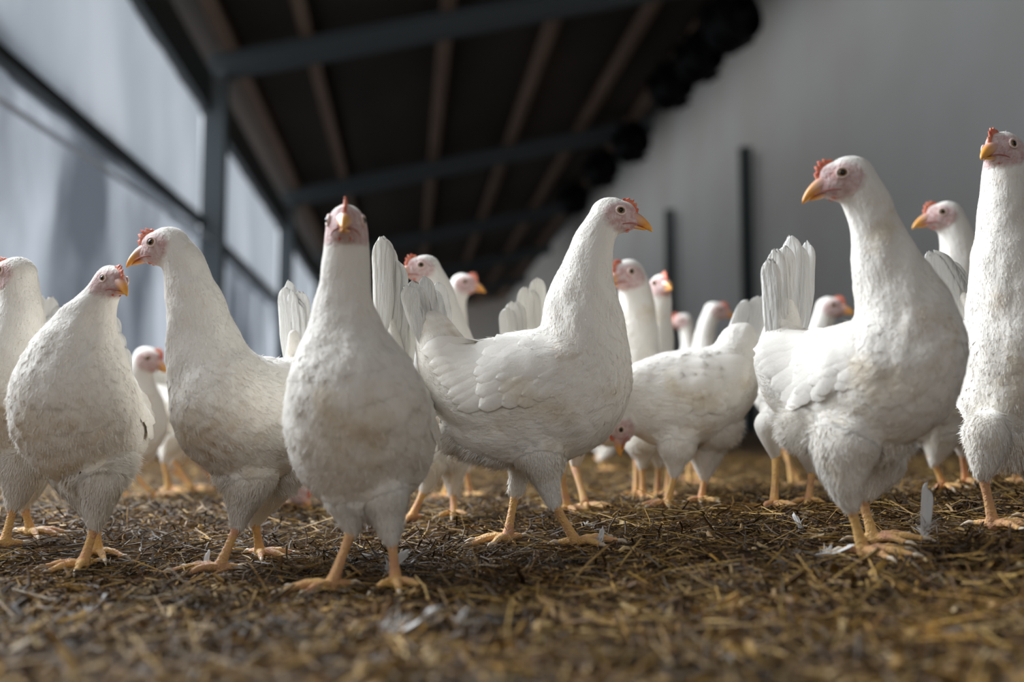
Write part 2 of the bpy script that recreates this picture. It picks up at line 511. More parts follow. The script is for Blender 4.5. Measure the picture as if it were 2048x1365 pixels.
  chain=[(480,810,.0,28),(500,850,0,62),(530,876,0,72),(556,900,0,56),(572,930,0,38),(582,955,0,30)],
  extra=[], head=(590,978,-.02,27,-25,-38), tail=((480,810,0),(460,740,0),(480,735,0)), legs=None, dirt=[]),
 dict(k=22, D=2.0, near=0, lat=.86,
  label='small far hen pecking, its white head lowered beside the soiled hen\'s breast',
  chain=[(330,850,0,22),(345,868,0,40),(366,876,0,46),(384,885,0,34),(396,900,0,24)],
  extra=[], head=(408,918,0,20,-20,-55), tail=((330,850,0),(318,800,0),(332,798,0)), legs=None, dirt=[]),
 dict(k=23, D=1.45, near=0, lat=.86,
  label='white hen almost outside the right edge, only a raised orange leg and belly showing',
  chain=[(2010,760,.0,30),(2035,785,0,62),(2075,800,0,80),(2110,780,0,78),(2130,720,0,56),(2140,660,0,40)],
  extra=[], head=(2150,600,0,27,0,-5), tail=((2015,760,0),(1990,690,0),(2010,680,0)),
  legs=[((2050,850,0,40),(2040,872,0,24),(2022,892,0,12),(2034,945,0),-60), ((2080,850,.04,40),(2075,890,.04,24),(2072,910,.04,12),(2075,985,.04),-60)], dirt=[]),
 dict(k=24, D=2.9, near=0, lat=.86,
  label='far blurred hen crouching low behind the central hen\'s feet, on the brown litter',
  chain=[(1180,862,0,16),(1192,872,0,28),(1212,876,0,34),(1230,868,0,28),(1238,850,0,19),(1240,830,0,14)],
  extra=[], head=(1245,812,0,14,-10,-8), tail=((1180,862,0),(1170,830,0),(1182,828,0)), legs=None, dirt=[]),
 dict(k=25, D=3.2, near=0, lat=.86,
  label='far blurred hen between the facing hen and the central hen, low behind their legs',
  chain=[(985,850,0,15),(975,862,0,28),(955,868,0,34),(938,860,0,28),(932,842,0,18),(930,822,0,13)],
  extra=[], head=(924,806,0,13,180,-8), tail=((985,850,0),(998,820,0),(985,815,0)), legs=None, dirt=[]),
]

# ------------------------------------------------------------------ litter height field through the feet
feet = []
for h in HENS:
    if h['legs']:
        for lg in h['legs']:
            p = U(lg[3][0], lg[3][1], h['D'] + lg[3][2])
            feet.append((p.x, p.y, p.z))
feet = np.array(feet)
_s = 0.30
def _kern(a, b):
    d2 = ((a[:, None, :] - b[None, :, :]) ** 2).sum(-1)
    return np.exp(-d2 / (2 * _s * _s))
_K = _kern(feet[:, :2], feet[:, :2]) + np.eye(len(feet)) * 0.10
_Wt = np.linalg.solve(_K, feet[:, 2])


def gz(x, y):
    """litter height at points"""
    x = np.atleast_1d(np.asarray(x, float))
    y = np.atleast_1d(np.asarray(y, float))
    P = np.stack([x, y], 1)
    out = np.zeros(len(P))
    for i in range(0, len(P), 20000):
        out[i:i + 20000] = _kern(P[i:i + 20000], feet[:, :2]) @ _Wt
    out = np.where(out > 0.06, 0.06, out)
    return out


def gz1(x, y):
    return float(gz([x], [y])[0])


# ------------------------------------------------------------------ setting
M_DECK = mat('roof_boards', (0.05, 0.042, 0.035), 0.8)
noise_color(M_DECK, (0.035, 0.030, 0.024), (0.10, 0.075, 0.058), 0.7, stretch=(1, .3, 1), lo=.3, hi=.75)
M_PURLIN = mat('purlin_wood', (0.26, 0.17, 0.12), 0.75)
noise_color(M_PURLIN, (0.22, 0.14, 0.10), (0.36, 0.24, 0.17), 3, stretch=(6, .4, 6))
M_STEEL = mat('grey_steel', (0.22, 0.255, 0.27), 0.5, 0.4)
M_RAFT = mat('rafter_paint', (0.10, 0.115, 0.12), 0.6, 0.3)
M_STEELD = mat('dark_steel', (0.035, 0.045, 0.045), 0.5, 0.4)
M_WALLR = mat('render_grey', (0.6, 0.6, 0.58), 0.85)
noise_color(M_WALLR, (0.58, 0.55, 0.52), (0.66, 0.66, 0.64), 0.35, lo=.35, hi=.65)
M_CONC = mat('concrete', (0.36, 0.33, 0.29), 0.9)
noise_color(M_CONC, (0.28, 0.25, 0.21), (0.42, 0.39, 0.35), 2.5)
M_BLACK = mat('black_plastic', (0.006, 0.006, 0.006), 0.6, 0.2)
M_PIPE = mat('white_pipe', (0.62, 0.64, 0.68), 0.4)


def film_material(name, c1, c2, k, scale):
    m = mat(name, c1, 0.35, 0.4)
    nt = m.node_tree
    b = nt.nodes['Principled BSDF']
    out = nt.nodes['Material Output']
    r = noise_color(m, c1, c2, scale, detail=5, lo=.38, hi=.66, stretch=(1, 1, .45), bump=0.6, bscale=scale * 2)
    tl = nt.nodes.new('ShaderNodeBsdfTranslucent')
    nt.links.new(r.outputs[0], tl.inputs[0])
    mx = nt.nodes.new('ShaderNodeMixShader')
    mx.inputs[0].default_value = k
    nt.links.new(b.outputs[0], mx.inputs[1])
    nt.links.new(tl.outputs[0], mx.inputs[2])
    nt.links.new(mx.outputs[0], out.inputs[0])
    return m


M_FILM = film_material('translucent_sheet', (0.42, 0.44, 0.46), (0.60, 0.61, 0.62), 0.8, 0.9)
M_FILM2 = film_material('creased_film', (0.15, 0.16, 0.175), (0.62, 0.64, 0.67), 0.75, 1.2)

XL, XR, XRDG, YB, YF = -1.8, 6.3, 3.62, -3.4, 36.0
ROOF0, RSL = 3.57, 0.235


def rz(x):
    return ROOF0 + RSL * (x - XL)


# floor (the bedded litter surface), finer near the camera
def make_floor():
    ys = np.concatenate([np.arange(-3.4, 0.3, 0.15), np.arange(0.3, 2.4, 0.009), np.geomspace(2.4, 36, 60)])
    xs = np.concatenate([np.geomspace(1.9 + 3.2, 1.9 + 0.0001, 3)[:0], np.arange(-1.8, -1.0, 0.06), np.arange(-1.0, 1.35, 0.009), np.geomspace(1.35, 6.3, 30)])
    X, Y = np.meshgrid(xs, ys)
    Z = gz(X.ravel(), Y.ravel()).reshape(X.shape)
    rough = RNG.normal(0, 1, X.shape)
    for _ in range(2):
        rough = (rough + np.roll(rough, 1, 0) + np.roll(rough, -1, 0) + np.roll(rough, 1, 1) + np.roll(rough, -1, 1)) / 5
    big = 0.006 * np.sin(X * 23 + 2 * np.sin(Y * 17)) * np.sin(Y * 19 + X * 5)
    Z = Z + rough * 0.009 + big * 0.5 - 0.006
    n, k = X.shape
    v = np.stack([X.ravel(), Y.ravel(), Z.ravel()], 1)
    i, j = np.meshgrid(np.arange(n - 1), np.arange(k - 1), indexing='ij')
    a = (i * k + j).ravel()
    f = np.stack([a, a + 1, a + k + 1, a + k], 1)
    m = mat('litter', (0.10, 0.065, 0.03), 0.9, 0.15)
    noise_color(m, (0.022, 0.012, 0.005), (0.125, 0.072, 0.026), 26, detail=9, lo=.35, hi=.68, bump=1.0, bscale=130)
    o = mesh_obj('floor', v, f, m)
    tag(o, kind='structure')


make_floor()

# ceiling boards: each board between the rafters is its own strip
ceil = empty('ceiling', (0, 0, ROOF0))
tag(ceil, kind='structure')
g = Geo()
g.v = [(XL - .3, YB, rz(XL - .3)), (XRDG, YB, rz(XRDG)), (XRDG, YF, rz(XRDG)), (XL - .3, YF, rz(XL - .3))]
g.v += [(a, b, c + .06) for a, b, c in g.v]
g.f = [[0, 1, 2, 3], [7, 6, 5, 4], [0, 4, 5, 1], [1, 5, 6, 2], [2, 6, 7, 3], [3, 7, 4, 0]]
g.obj('roof_deck', M_DECK, ceil, (0, 0, ROOF0), smooth=False)
g = Geo()
g.box((XRDG + .04, (YB + YF) / 2, (rz(XRDG) + 8.2) / 2), (.08, YF - YB, 8.2 - rz(XRDG)))
g.box(((XRDG + XR) / 2, (YB + YF) / 2, 8.24), (XR - XRDG + .2, YF - YB, .08))
g.obj('ridge_upstand', M_STEELD, ceil, (0, 0, ROOF0), smooth=False)
for X in (-1.62, -0.95, 0.34, 1.45, 2.5, 3.3):
    n = (-RSL, 0, 1)
    g = Geo().beam((X, YB, rz(X) - .06), (X, YF, rz(X) - .06), .11, .12, n)
    g.obj('purlin', M_PURLIN, ceil, (0, 0, ROOF0), smooth=False)

raft_lab = ['grey steel rafter on the first visible post, highest across the roof',
            'grey steel rafter on the second post, next behind the highest one',
            'grey steel rafter third from the camera, above the facing hen\'s head',
            'grey steel rafter fourth from the camera, deep in the barn',
            'grey steel rafter last before the end wall']
for i, Y in enumerate((9.0, 14.3, 19.6, 24.9, 30.2)):
    r = empty('rafter', (XL, Y, rz(XL) - .2))
    tag(r, raft_lab[i], 'beam', 'steel roof rafters')
    a, b = Vector((XL, Y, rz(XL) - .22)), Vector((XRDG, Y, rz(XRDG) - .22))
    Geo().beam(a, b, .02, .22).obj('web', M_RAFT, r, r.location, False)
    Geo().beam(a - Vector((0, 0, .115)), b - Vector((0, 0, .115)), .13, .02).obj('flange', M_RAFT, r, r.location, False)
    Geo().beam(a + Vector((0, 0, .095)), b + Vector((0, 0, .095)), .13, .02).obj('flange', M_RAFT, r, r.location, False)
post_lab = ['grey steel wall post, widest one seen, between the large and the small bright sheet',
            'grey steel wall post, second along the left wall',
            'grey steel wall post, third along the left wall, thin and blurred',
            'grey steel wall post, fourth along the left wall',
            'grey steel wall post nearest the far end of the left wall']
for i, Y in enumerate((9.0, 14.3, 19.6, 24.9, 30.2)):
    r = empty('wall_post', (XL + .06, Y, 0))
    tag(r, post_lab[i], 'post', 'steel posts along the left wall')
    Geo().box((XL + .06, Y, 1.65), (.02, .16, 3.3)).obj('web', M_STEEL, r, r.location, False)
    for s in (-1, 1):
        Geo().box((XL + .06, Y + s * .09, 1.65), (.19, .02, 3.3)).obj('flange', M_STEEL, r, r.location, False)

# left wall: low kerb, creased film below the rail, translucent sheets above
wl = empty('wall_left', (XL, 0, 0))
tag(wl, kind='structure')
Geo().box((XL - .06, (4.0 + YF) / 2, .16), (.12, YF - 4.0, .32)).obj('kerb', M_CONC, wl, wl.location, False)


def wavy_sheet(name, y0, y1, z0, z1, amp, m, parent):
    ny, nz = int((y1 - y0) / .06), 16
    ys = np.linspace(y0, y1, ny)
    zs = np.linspace(z0, z1, nz)
    Y, Z = np.meshgrid(ys, zs)
    X = XL - (.05 if amp < .02 else .13) + amp * (np.sin(Y * 6.1 + np.sin(Z * 2.0) * 1.5) + .5 * np.sin(Y * 14.3 + Z * 3)) * (1 - .5 * (Z - z0) / (z1 - z0))
    v = np.stack([X.ravel(), Y.ravel(), Z.ravel()], 1)
    i, j = np.meshgrid(np.arange(nz - 1), np.arange(ny - 1), indexing='ij')
    a = (i * ny + j).ravel()
    return mesh_obj(name, v, np.stack([a, a + 1, a + ny + 1, a + ny], 1), m, parent, parent.location if parent else None)


bays = [3.9, 9.0, 14.3, 19.6, 24.9, 30.2, 35.9]
for i in range(6):
    wavy_sheet('plastic_film', bays[i] + .02, bays[i + 1] - .02, .3, 1.93, .035, M_FILM2, wl)
for i in range(6):
    y0, y1 = bays[i], bays[i + 1]
    w = empty('window_%d' % (i + 1), (XL, (y0 + y1) / 2, 2.4))
    tag(w, kind='structure')
    wavy_sheet('sheet', y0 + .1, y1 - .1, 1.74, 2.92, .012, M_FILM, w)
    Geo().beam((XL - .02, y0 + .1, 1.76 if i == 0 else 1.88), (XL - .02, y1 - .1, 1.92 if i == 0 else 1.88), .07, .06).obj('rail', M_STEELD, w, w.location, False)
    Geo().box((XL - .02, (y0 + y1) / 2, 3.10), (.10, y1 - y0, .36)).obj('head_beam', M_STEELD, w, w.location, False)
# near part of the left wall, beside and behind the camera: solid kerb and posts only, open to daylight
Geo().box((XL - .06, (YB + .3) / 2, 1.7), (.12, .3 - YB, 3.4)).obj('boarding', M_CONC, wl, wl.location, False)
Geo().box((XL - .06, 2.15, .2), (.12, 3.7, .4)).obj('kerb', M_CONC, wl, wl.location, False)
p = Geo().tube([(XL + .07, y, 1.50 + .057 * (y - 4.23)) for y in np.linspace(3.9, 8.9, 12)], [.014] * 12, 8)
o = p.obj('water_pipe', film_material('pale_tube', (.85, .86, .88), (.92, .92, .92), .7, 1.0), None, (XL + .07, 6.4, 1.6))
tag(o, 'thin white pipe running along the creased film on the left wall', 'pipe')

# right wall, far wall
g = Geo().box((XR + .1, (YB + YF) / 2, 4.1), (.2, YF - YB, 8.3))
tag(g.obj('wall_right', M_WALLR, None, (XR + .1, 16, 0), False), kind='structure')
g = Geo().box(((.4 + XR) / 2, YB - .1, 4.1), (XR - .4, .2, 8.3))
g.box(((XL + .4) / 2, YB - .1, 5.6), (.4 - XL, .2, 5.0))
tag(g.obj('wall_near', M_WALLR, None, (2.2, YB - .1, 0), False), kind='structure')
g = Geo().box(((XL + XR) / 2, YF + .1, 4.1), (XR - XL + .4, .2, 8.3))
tag(g.obj('wall_far', M_WALLR, None, (2.2, YF + .1, 0), False), kind='structure')
for i, (Y, lab) in enumerate(((17.3, 'dark upright post against the right wall, the taller looking one'), (22.6, 'dark upright post against the right wall, the shorter looking one'))):
    r = empty('dark_post', (XR - .15, Y, 0))
    tag(r, lab, 'post', 'dark posts against the right wall')
    Geo().box((XR - .2, Y, 2.58), (.06, .16, 5.16)).obj('web', M_STEELD, r, r.location, False)
    for s in (-1, 1):
        Geo().box((XR - .2, Y + s * .09, 2.58), (.18, .02, 5.16)).obj('flange', M_STEELD, r, r.location, False)
    Geo().box((XR - .2, Y, 5.17), (.22, .22, .02)).obj('cap_plate', M_STEELD, r, r.location, False)

# black drum units hanging below the ridge
drum_lab = ['largest black drum unit hanging under the ridge, cut by the top of the photo',
            'second black drum unit along the ridge, below the largest',
            'third black drum unit along the ridge, touching the second',
            'fourth black drum unit along the ridge, after a pale gap',
            'fifth black drum unit along the ridge, small',
            'farthest and smallest black drum unit under the ridge']
for i, (px, py, D) in enumerate(((1462, 40, 10.2), (1398, 112, 11.2), (1342, 170, 12.2), (1262, 285, 14.5), (1203, 338, 16.0), (1148, 398, 18.6))):
    c = U(px, py, D)
    top = rz(min(c.x, XRDG - .02)) - .005
    r = empty('drum_unit', c)
    tag(r, drum_lab[i], 'fan', 'black drum units hanging along the ridge')
    ax = Vector((-.35, 1, -.22)).normalized()
    R_, Dp = (.27 if i == 0 else .235), .17
    side = ax.cross(Vector((0, 0, 1))).normalized()
    up = side.cross(ax)
    g = Geo()
    n = 24
    for (t, rr) in ((-Dp, R_ * .96), (-Dp, R_), (-Dp * .5, R_ * 1.02), (Dp * .5, R_ * 1.02), (Dp, R_), (Dp, R_ * .95), (-Dp * .9, R_ * .93)):
        for k in range(n):
            a = 2 * math.pi * k / n
            g.v.append(tuple(c + ax * t + side * (rr * math.cos(a)) + up * (rr * 1.15 * math.sin(a))))
    for q in range(6):
        for k in range(n):
            k2 = (k + 1) % n
            g.f.append([q * n + k, q * n + k2, (q + 1) * n + k2, (q + 1) * n + k])
    g.obj('housing', M_BLACK, r, c)
    g = Geo().ball(c, (.07, .07, .07))
    g.obj('hub', M_BLACK, r, c)
    for k in range(6):
        a = 2 * math.pi * k / 6
        d = side * math.cos(a) + up * math.sin(a)
        tdir = ax.cross(d)
        g = Geo().box(c + d * .19, (.26, .19, .012), (d, (tdir + ax * .5).normalized(), (ax - tdir * .5).normalized()))
        g.obj('blade', M_BLACK, r, c, False)
    Geo().tube([c + up * R_, Vector((c.x, c.y, max(top, c.z + R_ + .02)))], [.015, .015], 6).obj('hanger', M_BLACK, r, c)


# ------------------------------------------------------------------ hen builder
def ico(sub):
    import bmesh
    bm = bmesh.new()
    bmesh.ops.create_icosphere(bm, subdivisions=sub, radius=1.0)
    v = np.array([x.co[:] for x in bm.verts])
    f = np.array([[x.index for x in q.verts] for q in bm.faces])
    bm.free()
    return v, f


ICO = {2: ico(2), 3: ico(3)}


def catmull(P, n):
    P = np.asarray(P, float)
    Q = np.vstack([2 * P[0] - P[1], P, 2 * P[-1] - P[-2]])
    out = []
    for i in range(1, len(Q) - 2):
        for t in np.linspace(0, 1, n, endpoint=False):
            a, b, c, d = Q[i - 1], Q[i], Q[i + 1], Q[i + 2]
            out.append(.5 * ((2 * b) + (c - a) * t + (2 * a - 5 * b + 4 * c - d) * t * t + (3 * b - a - 3 * c + d) * t ** 3))
    out.append(Q[-2])
    return np.array(out)


def node(h, nd):
    D = h['D'] + nd[2]
    p = U(nd[0], nd[1], D)
    return [p.x, p.y, p.z, nd[3] * D / FPX]


def direction(yaw, pitch=0):
    Fh = Vector((FWD.x, FWD.y, 0)).normalized()
    a, p = math.radians(yaw), math.radians(pitch)
    return (RGT * math.cos(a) + Fh * math.sin(a)) * math.cos(p) + Vector((0, 0, 1)) * math.sin(p)


def remesh(V, F, voxel, smooth_it):
    me = bpy.data.meshes.new('tmp')
    me.vertices.add(len(V))
    me.vertices.foreach_set('co', V.astype(np.float32).ravel())
    me.loops.add(F.size)
    me.loops.foreach_set('vertex_index', F.astype(np.int32).ravel())
    me.polygons.add(len(F))
    me.polygons.foreach_set('loop_start', np.arange(0, F.size, F.shape[1], dtype=np.int32))
    me.update(calc_edges=True)
    o = bpy.data.objects.new('tmp', me)
    COL.objects.link(o)
    md = o.modifiers.new('r', 'REMESH')
    md.mode = 'VOXEL'
    md.voxel_size = voxel
    s = o.modifiers.new('s', 'SMOOTH')
    s.factor = 0.5
    s.iterations = smooth_it
    dg = bpy.context.evaluated_depsgraph_get()
    m2 = bpy.data.meshes.new_from_object(o.evaluated_get(dg))
    n = len(m2.vertices)
    v = np.empty(n * 3, np.float32)
    m2.vertices.foreach_get('co', v)
    nl = len(m2.loops)
    lv = np.empty(nl, np.int32)
    m2.loops.foreach_get('vertex_index', lv)
    ls = np.empty(len(m2.polygons), np.int32)
    m2.polygons.foreach_get('loop_total', ls)
    vn = np.empty(n * 3, np.float32)
    m2.vertices.foreach_get('normal', vn)
    bpy.data.objects.remove(o)
    bpy.data.meshes.remove(me)
    bpy.data.meshes.remove(m2)
    assert ls.min() == 4 and ls.max() == 4
    return v.reshape(-1, 3).astype(float), lv.reshape(-1, 4), vn.reshape(-1, 3).astype(float)


FS = np.array([0, .3, .62, .86, 1.0])
FWID = np.array([.30, .85, 1.0, .74, .12])


def project_feathers(bvh, items, pad=0.0):
    """items: (root, dir, normal, L, W, lift0, lift1) -> verts, faces of feathers wrapped over the surface"""
    V, F = [], []
    for root, d, nrm, L, Wd, l0, l1 in items:
        n0 = len(V)
        side = d.cross(nrm).normalized()
        sk = random.uniform(-.08, .08) * L
        for s, w in zip(FS, FWID):
            for c in (-1, 0, 1):
                tipc = (0.06 if c == 0 else -0.03) * L * s
                q = root + d * (s * L + tipc) + side * (c * .5 * w * Wd + sk * s * s)
                co, nn, _, dist = bvh.find_nearest(q)
                if co is None:
                    co, nn = q, nrm
                off = l0 + (l1 - l0) * s ** 1.3 - (abs(c) * (.05 * Wd) if s > 0 else 0)
                if dist and dist > 0.4 * L:
                    p = q
                else:
                    p = co + nn * off
                V.append((p.x, p.y, p.z))
        for r in range(4):
            for c in (0, 1):
                a = n0 + r * 3 + c
                F.append((a, a + 1, a + 4, a + 3))
    return V, F


def big_feather(base, tip, nrm, Wd, rows=15, curl=0.0, nick=1.0):
    """long quill feather with a rounded, slightly split end; a thin closed plate"""
    base, tip, nrm = Vector(base), Vector(tip), Vector(nrm).normalized()
    d = tip - base
    L = d.length
    d.normalize()
    side = d.cross(nrm).normalized()
    nrm = side.cross(d).normalized()
    V, F = [], []
    cols = 7
    sp = [random.uniform(0, 1) for _ in range(cols)]
    asym = random.uniform(-.15, .15)
    for r in range(rows):
        s = math.sin(.5 * math.pi * r / (rows - 1))
        w = Wd * (.28 + .72 * min(1, s / .45) ** .8)
        if s > .80:
            u = (s - .80) / .20
            w *= (max(0.0, 1 - u ** 2.4 * .96)) ** .5
        for c in range(cols):
            t = (c / (cols - 1)) * 2 - 1
            jag = nick * .018 * L * (sp[c] - .5) * max(0, s - .7) / .3 * 1.6
            p = base + d * (s * L + jag + .02 * L * (1 - t * t) * s) + side * (.5 * w * (t + asym * (1 - t * t) * .3))
            p += nrm * (-abs(t) ** 1.5 * .06 * w + curl * L * s * s)
            p += nrm * (.0006 * math.sin(c * 2.6 + r * .8))
            V.append(tuple(p))
    nT = rows * cols
    for i in range(nT):
        c = i % cols
        p = Vector(V[i])
        V.append(tuple(p - nrm * (.0016 if c == cols // 2 else .0005)))
    for r in range(rows - 1):
        for c in range(cols - 1):
            a = r * cols + c
            F.append([a, a + 1, a + cols + 1, a + cols])
            F.append([nT + a + cols, nT + a + cols + 1, nT + a + 1, nT + a])
    for r in range(rows - 1):
        a = r * cols
        F.append([a, a + cols, nT + a + cols, nT + a])
        a = r * cols + cols - 1
        F.append([a + cols, a, nT + a, nT + a + cols])
    for c in range(cols - 1):
        a = (rows - 1) * cols + c
        F.append([a, a + 1, nT + a + 1, nT + a])
    return V, F


def build_leg(h, root, hock, foot, toe_yaw, near, sc):
    G = Geo()
    hock, foot = Vector(hock), Vector(foot)
    n = 16 if near else 7
    pts, rad = [], []
    for i in range(n):
        t = i / (n - 1)
        p = hock.lerp(foot, t)
        r = sc * (.0056 - .0016 * math.sin(math.pi * min(1, t * 1.05)) + (.0008 * t))
        if near:
            r *= 1 + (.05 if i % 2 else -.03)
        pts.append(p)
        rad.append(r)
    st = (hock - foot).normalized()
    G.tube([hock + st * .012] + pts, [sc * .0052] + rad, 10, ref=direction(toe_yaw))
    G.ball(foot, sc * .0066, nu=10, nv=7)
    claws = []
    for da, L in ((-34, .034), (0, .043), (34, .035), (180, .018)):
        d = direction(toe_yaw + da)
        L *= sc
        tp, tr = [], []
        m = 9
        for i in range(m):
            t = i / (m - 1)
            x = foot + d * (L * t)
            zt = gz1(x.x, x.y) + .0065 * sc
            z0 = foot.z
            z = z0 * (1 - t) ** 2 + zt * (1 - (1 - t) ** 2) + .003 * sc * math.sin(math.pi * t) * (1 if da != 180 else .3)
            tp.append(Vector((x.x, x.y, z)))
            kn = 1 + .14 * math.cos(t * 3 * 2 * math.pi)
            tr.append(sc * (.0050 * (1 - t) + .0029 * t) * kn)
        G.tube(tp, tr, 8)
        e = tp[-1]
        claws.append(([e - d * .002, e + d * .005 * sc + Vector((0, 0, .0008)), e + d * .010 * sc - Vector((0, 0, .0015)), e + d * .014 * sc - Vector((0, 0, .004))], [.0024 * sc, .0021 * sc, .0014 * sc, .0003]))
    lg = None
    if near == 2:
        Vt, Ft = [], []
        for f in G.f:
            if len(f) == 4:
                Ft.append(f[:3]); Ft.append([f[0], f[2], f[3]])
            else:
                for k in range(1, len(f) - 1):
                    Ft.append([f[0], f[k], f[k + 1]])
        v, f, _ = remesh(np.array(G.v), np.array(Ft), .0011, 2)
        lg = mesh_obj('leg', v, f, M_LEG, root, root.location)
    else:
        lg = G.obj('leg', M_LEG, root, root.location)
    if near:
        for cp, cr in claws:
            Geo().tube(cp, cr, 7).obj('claw', M_CLAW, lg, root.location)
    return lg


def build_head_parts(h, root, C, s, ax, near):
    """ax = (forward, left, up)"""
    org = root.location

    def P(x, y, z):
        return C + ax[0] * (x * s) + ax[1] * (y * s) + ax[2] * (z * s)
    fx, ly, uz = ax
    # beak
    n = 12
    pts, rad = [], []
    for i in range(n):
        t = i / (n - 1)
        x = 1.00 + 1.28 * t
        z = .0 - .10 * t - .50 * t ** 2.3
        pts.append(P(x, 0, z))
        rad.append((s * (.38 * (1 - t) ** .72 + .03), s * (.38 * (1 - t) ** .66 + .035)))
    sg = 12 if near else 8
    Gb = Geo().tube(pts, rad, sg, ref=uz)
    bk = mesh_obj('beak', Gb.v, Gb.f, M_BEAK, root, org, attrs={'root': np.repeat(np.clip(1.55 - np.linspace(0, 1, n) * 2.3, 0, 1), sg)})
    pts, rad = [], []
    for i in range(8):
        t = i / 7
        pts.append(P(.85 + 1.12 * t, 0, -.42 - .12 * t))
        rad.append((s * (.34 * (1 - t) ** .7 + .02), s * (.13 * (1 - t) ** .5 + .015)))
    sg = 10 if near else 7
    Gb = Geo().tube(pts, rad, sg, ref=uz)
    mesh_obj('lower_mandible', Gb.v, Gb.f, M_BEAK, bk, org, attrs={'root': np.repeat(np.clip(1.7 - np.linspace(0, 1, 8) * 2.3, 0, 1), sg)})
    if near:
        for sd in (-1, 1):
            Geo().tube([P(1.75, sd * .21, -.40), P(1.45, sd * .32, -.36), P(1.2, sd * .41, -.36), P(.95, sd * .50, -.40), P(.70, sd * .605, -.50)], [.02 * s, .03 * s, .04 * s, .045 * s, .02 * s], 7).obj('gape', M_GAPE, bk, org)
    if near:
        for sd in (-1, 1):
            Geo().ball(P(1.36, sd * .235, .03), (s * .10, s * .045, s * .035), (fx, ly, uz), 8, 6).obj('nostril', M_NOSTRIL, bk, org)
    # comb: thick serrated blade along the forehead
    base = [(1.38, .20), (1.26, .38), (1.10, .54), (.95, .68), (.80, .78), (.66, .86), (.52, .91)]
    G = Geo()
    rows = []
    M = 25
    for i in range(M):
        t = i / (M - 1)
        u = t * (len(base) - 1)
        k = min(int(u), len(base) - 2)
        fr = u - k
        bx = base[k][0] * (1 - fr) + base[k + 1][0] * fr
        bz = base[k][1] * (1 - fr) + base[k + 1][1] * fr
        env = math.sin(math.pi * min(1, max(0, .06 + .9 * t))) ** .7
        spike = abs(math.sin(t * math.pi * 4.5))
        hgt = h.get('comb', 1.0) * env * (.24 + .19 * spike ** 1.5)
        nx, nz = .62, .78
        rows.append(((bx - nx * .14, bz - nz * .14, .085), (bx + nx * hgt * .5, bz + nz * hgt * .5, .07), (bx + nx * hgt, bz + nz * hgt, .03)))
    for rr in rows:
        for (x, z, th) in rr:
            wob = .02 * math.sin(x * 21)
            G.v.append(tuple(P(x, th + wob, z)))
            G.v.append(tuple(P(x, -th + wob, z)))
    for i in range(M - 1):
        a, b = i * 6, (i + 1) * 6
        G.f += [[a, a + 2, b + 2, b], [a + 2, a + 4, b + 4, b + 2], [a + 1, b + 1, b + 3, a + 3], [a + 3, b + 3, b + 5, a + 5], [a + 4, a + 5, b + 5, b + 4]]
    G.f += [[0, 1, 3, 2], [2, 3, 5, 4]]
    e = (M - 1) * 6
    G.f += [[e, e + 2, e + 3, e + 1], [e + 2, e + 4, e + 5, e + 3]]
    G.obj('comb', M_COMB, root, org)
    # wattles, ears, eyes
    for sd in (-1, 1):
        Geo().ball(P(.92, sd * .22, -.66), (s * .16, s * .06, s * .12), (fx, ly, uz), 10, 8).obj('wattle', M_COMB, root, org)
        if near:
            Geo().ball(P(-.26, sd * .76, -.22), (s * .13, s * .10, s * .26), (fx, ly, uz), 10, 8).obj('ear_lobe', M_EARSKIN, root, org)
        ec = P(.50, sd * .62, .16)
        nd = (ly * sd * .96 + fx * .22 + uz * .1).normalized()
        t1 = nd.cross(uz).normalized()
        t2 = t1.cross(nd)
        eye = Geo().ball(ec, s * .225, (t1, t2, nd), 16 if near else 8, 10 if near else 6).obj('eye', M_IRIS, root, org)
        Geo().ball(ec + nd * (s * .115), (s * .155, s * .155, s * .118), (t1, t2, nd), 14 if near else 8, 8 if near else 5).obj('pupil', M_PUPIL, eye, org)
        if near:
            pts = [ec + nd * (s * .125) + (t1 * math.cos(a) + t2 * math.sin(a) * .88) * (s * .245) for a in np.linspace(0, 2 * math.pi, 19)]
            Geo().tube(pts, [s * .055] * 19, 7, ref=nd, cap=False).obj('eyelid', M_SKIN, eye, org)


